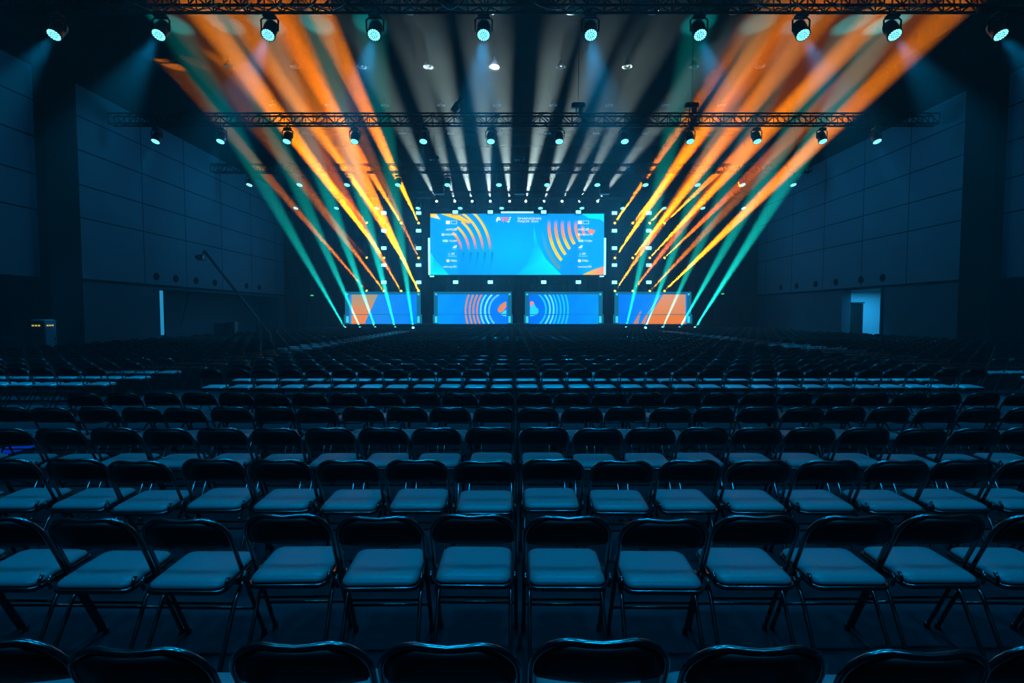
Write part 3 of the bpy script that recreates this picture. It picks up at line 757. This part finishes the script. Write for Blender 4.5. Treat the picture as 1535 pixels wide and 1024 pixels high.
p = at(280, 300, 33.6); m = MB(); m.tube([(p.x, 34.8, TZ-.1), (p.x-.05, 34.6, 6), (p.x-.6, 34.3, 2.5), (p.x-1.2, 34.2, 0.02)], .03, 6); tag(m.build('hanging_wire', M['dark']), 'thin dark cable dropping from the left wall truss to the floor', 'cable')

# ------------------------------------------------------------------ chairs
def arc_pts(c, r, a0, a1, n, f):
    return [f(c[0]+r*math.cos(math.radians(a0+(a1-a0)*i/n)), c[1]+r*math.sin(math.radians(a0+(a1-a0)*i/n))) for i in range(n+1)]
TILT = .34                                             # the back frame leans: y falls as z rises
def fy(z): return .02 - (z-.45)*.55*.9                 # y of the main tube at height z
HW = .215
def on_tube(x, z, dy=0): return Vector((x, fy(z)+dy, z))
def u_path(n=6, z0=.40, top=.795, R=.115):
    pts = [on_tube(-HW, z0), on_tube(-HW, .55)]
    zc = top-R
    for i in range(n+1):
        a = PI - PI/2*i/n; pts.append(on_tube(-HW+R+R*math.cos(a), zc+R*math.sin(a)))
    for k in (-.5, 0, .5): pts.append(on_tube(k*(HW-R), top-.006*(1-abs(k)*2), -.012))
    for i in range(n+1):
        a = PI/2 - PI/2*i/n; pts.append(on_tube(HW-R+R*math.cos(a), zc+R*math.sin(a)))
    pts += [on_tube(HW, .55), on_tube(HW, z0)]
    return pts
def back_panel(mb, nx=10, nz=6, th=.016, bulge=.012):
    # padded panel held inside the upper loop of the tube, bowed backwards
    z0, z1, R = .632, .785, .10; w = HW-.006
    def outline(t, s):      # t 0..1 across, s 0..1 up
        z = z0+(z1-z0)*s; x = -w+2*w*t
        return x, z
    front = []; back = []
    for j in range(nz+1):
        s = j/nz; z = z0+(z1-z0)*s
        ww = w
        if z > z1-R: ww = w-R+math.sqrt(max(0, R*R-(z-(z1-R))**2))
        if z < z0+.01: ww = ww-.012
        for i in range(nx+1):
            t = i/nx*2-1; x = ww*t
            b = -.03*(1-t*t)
            e = (1-abs(t)**6)*(1-abs(2*s-1)**6)
            front.append(on_tube(x, z, b+th*.4+bulge*e)); back.append(on_tube(x, z, b-th*.4-.004*e))
    N = (nx+1)*(nz+1); fs = []
    for j in range(nz):
        for i in range(nx):
            a = j*(nx+1)+i; fs.append((a, a+1, a+nx+2, a+nx+1)); a += N; fs.append((a, a+nx+1, a+nx+2, a+1))
    rim = [i for i in range(nx+1)] + [j*(nx+1)+nx for j in range(1, nz+1)] + [nz*(nx+1)+i for i in range(nx-1, -1, -1)] + [j*(nx+1) for j in range(nz-1, 0, -1)]
    for k in range(len(rim)):
        a, b = rim[k], rim[(k+1) % len(rim)]; fs.append((a, a+N, b+N, b))
    mb.add(front+back, fs, 0, True)
def rrect(w, y0, y1, r, n, z):
    pts = []
    for cx, cy_, a0 in ((w-r, y1-r, 0), (-w+r, y1-r, 90), (-w+r, y0+r, 180), (w-r, y0+r, 270)):
        for i in range(n+1): a = math.radians(a0+90*i/n); pts.append((cx+r*math.cos(a), cy_+r*math.sin(a), z+(cy_+r*math.sin(a))*.03))
    return pts
SY0, SY1 = -.148, .238
def seat_pan(mb, n=4):
    mb.loft([rrect(.196, SY0, SY1, .05, n, .425), rrect(.200, SY0-.004, SY1+.004, .05, n, .432), rrect(.200, SY0-.004, SY1+.004, .05, n, .444), rrect(.196, SY0, SY1, .05, n, .449)], True, 0, True)
def cushion(mb, n=4):
    mb.loft([rrect(.186, SY0+.012, SY1-.012, .045, n, .447), rrect(.191, SY0+.007, SY1-.007, .048, n, .456), rrect(.188, SY0+.010, SY1-.010, .047, n, .467),
             rrect(.176, SY0+.022, SY1-.022, .045, n, .477), rrect(.155, SY0+.043, SY1-.043, .04, n, .484), rrect(.10, SY0+.10, SY1-.10, .035, n, .488)], True, 0, True)
TR = .0115
def chair_full():
    t = empty('folding_chair', (0, 0, 0), 'x', 'chair')
    m = MB(); m.tube(u_path(), TR, 8); m.build('back_frame', M['frame'], t)
    for s in (-1, 1):
        m = MB(); m.tube([on_tube(s*HW, .40), (s*HW, fy(.02), .02), (s*HW, fy(0)+.004, .0)], TR, 8); m.lathe([(.016, 0), (.016, .03), (.013, .034)], 8, c=(s*HW, fy(.01), 0)); m.build('leg', M['frame'], t)
        m = MB(); m.tube([(s*.188, .11, .425), (s*.188, -.02, .33), (s*.192, -.215, .02), (s*.192, -.222, 0)], TR*.95, 8); m.lathe([(.015, 0), (.015, .03), (.012, .034)], 8, c=(s*.192, -.218, 0)); m.build('leg', M['frame'], t)
    m = MB(); m.tube([(-.188, -.03, .318), (.188, -.03, .318)], .007, 6); m.tube([(-HW, fy(.2), .2), (HW, fy(.2), .2)], .008, 6); m.build('stretcher', M['frame'], t)
    m = MB(); seat_pan(m)
    for s in (-1, 1):
        m.box((s*.206, fy(.445)-.01, .435), (.012, .09, .035)); m.tube([(s*.204, -.13, .44), (s*.21, -.14, .475), (s*.212, -.12, .50)], .009, 6)
    st = m.build('seat', M['frame'], t)
    m = MB(); cushion(m); m.build('cushion', M['vinyl'], st)
    m = MB(); back_panel(m); m.build('backrest', M['vinyl_back_shaded'], t)
    return t
def chair_simple():
    t = empty('folding_chair', (0, 0, 0), 'x', 'chair')
    m = MB(); m.tube(u_path(4), TR, 6)
    for s in (-1, 1):
        m.tube([on_tube(s*HW, .40), (s*HW, fy(0), 0)], TR, 5); m.tube([(s*.188, .11, .425), (s*.192, -.22, 0)], TR, 5)
    m.tube([(-.19, -.112, .185), (.19, -.112, .185)], .008, 5); m.build('frame', M['frame'], t)
    m = MB(); seat_pan(m, 2); st = m.build('seat', M['frame'], t)
    m = MB(); cushion(m, 2); m.build('cushion', M['vinyl'], st)
    m = MB(); back_panel(m, 6, 3); m.build('backrest', M['vinyl_back_shaded'], t)
    return t
def chair_tiny():
    a = MB(); a.tube(u_path(4), TR, 6)
    for s in (-1, 1):
        a.tube([on_tube(s*HW, .40), (s*HW, fy(0), 0)], TR, 3); a.tube([(s*.188, .11, .425), (s*.192, -.22, 0)], TR, 3)
    k = len(a.f); b = MB(); cushion(b, 2); c = MB(); back_panel(c, 4, 3)
    p = MB(); seat_pan(p, 1)
    V = []; Fc = []; Mi = []
    for mb, mi in ((a, 0), (p, 0), (b, 1), (c, 2)):
        o = len(V); V += mb.v; Fc += [[o+i for i in f] for f in mb.f]; Mi += [mi]*len(mb.f)
    return V, Fc, Mi
PITCHX, ROWY, X0 = .472, 1.065, .045
YOFF = -fy(.795)                                       # so that a row's depth is that of its top rails
spots = []                                             # (x, y, block, row index, column index)
for k in range(6):
    Y = 1.63 + ROWY*k
    for i in range(-30, 40):
        x = X0 + PITCHX*(i+.5)
        if x < -5.75: continue
        spots.append((x, Y, 'rear', k, i))
for k in range(30):
    Y = 9.92 + ROWY*k
    for i in range(-12, 18): spots.append((X0+PITCHX*(i+.5), Y, 'middle', k, i))
    for i in range(16):
        spots.append((-7.55-PITCHX*(i+.5), Y+.35, 'left', k, i))
        spots.append((10.65+PITCHX*(i+.5), Y+.35, 'right', k, i))
ind = []; rest = []
cand = []
for s_ in spots:
    if math.hypot(s_[0]-jb.x, s_[1]-33) < 1.15: continue
    q = proj((s_[0], s_[1], .72))
    if q is None: continue
    mrg = .30*F_PX/q[2]
    if -mrg < q[0] < 1535+mrg and q[1] < 1024+mrg*.3: cand.append((q[2]+(0 if s_[2] in ('rear', 'middle') else .3), s_))
    elif q[1] < 1024 and q[2] > 1.0: rest.append(s_)      # just outside the frame: the rows go on
cand.sort(key=lambda c: c[0])
ind = [c[1] for c in cand[:300]]; rest += [c[1] for c in cand[300:]]
rowname = ['row nearest the camera', 'second row from the camera', 'third row from the camera', 'fourth row from the camera', 'fifth row from the camera', 'sixth row from the camera']
protos = {}
def jitter(s_):
    r = random.Random(hash((s_[2], s_[3], s_[4])) & 0xffff if False else (s_[3]*131+s_[4]*17+len(s_[2])*1009))
    return r.uniform(-.005, .005), r.uniform(-.035, .035), max(-.02, min(.02, r.gauss(0, .012)))
for s_ in ind:
    x, Y, blk, k, i = s_
    kind = 'full' if blk == 'rear' else 'simple'
    if kind not in protos: protos[kind] = chair_full() if kind == 'full' else chair_simple(); t = protos[kind]
    else: t = copy_tree(protos[kind])
    dx, dy, rz = jitter(s_)
    t.location = (x+dx, Y+YOFF+dy, 0); t.rotation_euler.z = rz
    if blk in ('rear', 'middle'):
        sd = 'left' if i < 0 else 'right'; n = (-i-1) if i < 0 else i
        rn = rowname[k] if blk == 'rear' else f'{ORD[k]} row beyond the cross aisle'
        t['label'] = f'black folding chair, {rn}, {ORD[n]} {sd} of the centre line'
        t['group'] = f'folding chairs in the {rn}'
    else:
        t['label'] = f'black folding chair in the {blk} side block, {ORD[k]} row, {ORD[i]} from its inner aisle'
        t['group'] = f'folding chairs in the {blk} side block'
# the many small chairs farther off: one mass
V, Fc, Mi = chair_tiny(); V = np.array(V, dtype=np.float64); nv = len(V)
allv = []; 
for s_ in rest:
    dx, dy, rz = jitter(s_); c, sn = math.cos(rz), math.sin(rz)
    R = np.array([[c, -sn, 0], [sn, c, 0], [0, 0, 1]]); allv.append(V @ R.T + np.array([s_[0]+dx, s_[1]+YOFF+dy, 0]))
allv = np.concatenate(allv); nc = len(rest)
lens = np.array([len(f) for f in Fc]); flat = np.concatenate([np.array(f) for f in Fc])
me = bpy.data.meshes.new('far_folding_chairs'); me.vertices.add(len(allv)); me.vertices.foreach_set('co', allv.astype(np.float32).ravel())
L_all = (np.tile(flat, nc) + np.repeat(np.arange(nc)*nv, len(flat))).astype(np.int32)
tot = np.tile(lens, nc); st = np.concatenate([[0], np.cumsum(tot)[:-1]]).astype(np.int32)
me.loops.add(len(L_all)); me.loops.foreach_set('vertex_index', L_all)
me.polygons.add(len(tot)); me.polygons.foreach_set('loop_start', st); me.polygons.foreach_set('material_index', np.tile(np.array(Mi, dtype=np.int32), nc))
me.polygons.foreach_set('use_smooth', np.ones(len(tot), dtype=bool)); me.update(calc_edges=True); me.validate()
for k in ('frame', 'vinyl', 'vinyl_back_shaded'): me.materials.append(M[k])
o = bpy.data.objects.new('folding_chair_rows', me); COL.objects.link(o)
tag(o, 'mass of small black folding chairs filling the hall up to the stage', 'chairs', None, 'stuff')
# bright blue thing on a seat at the left edge
p = at(14, 672, 7.2); m = MB(); m.bevel_box((p.x, 7.2, .012), (.34, .5, .024), .006); tag(m.build('folder', M['blue_bag']), 'bright blue plastic folder lying on the floor at the left edge', 'folder')
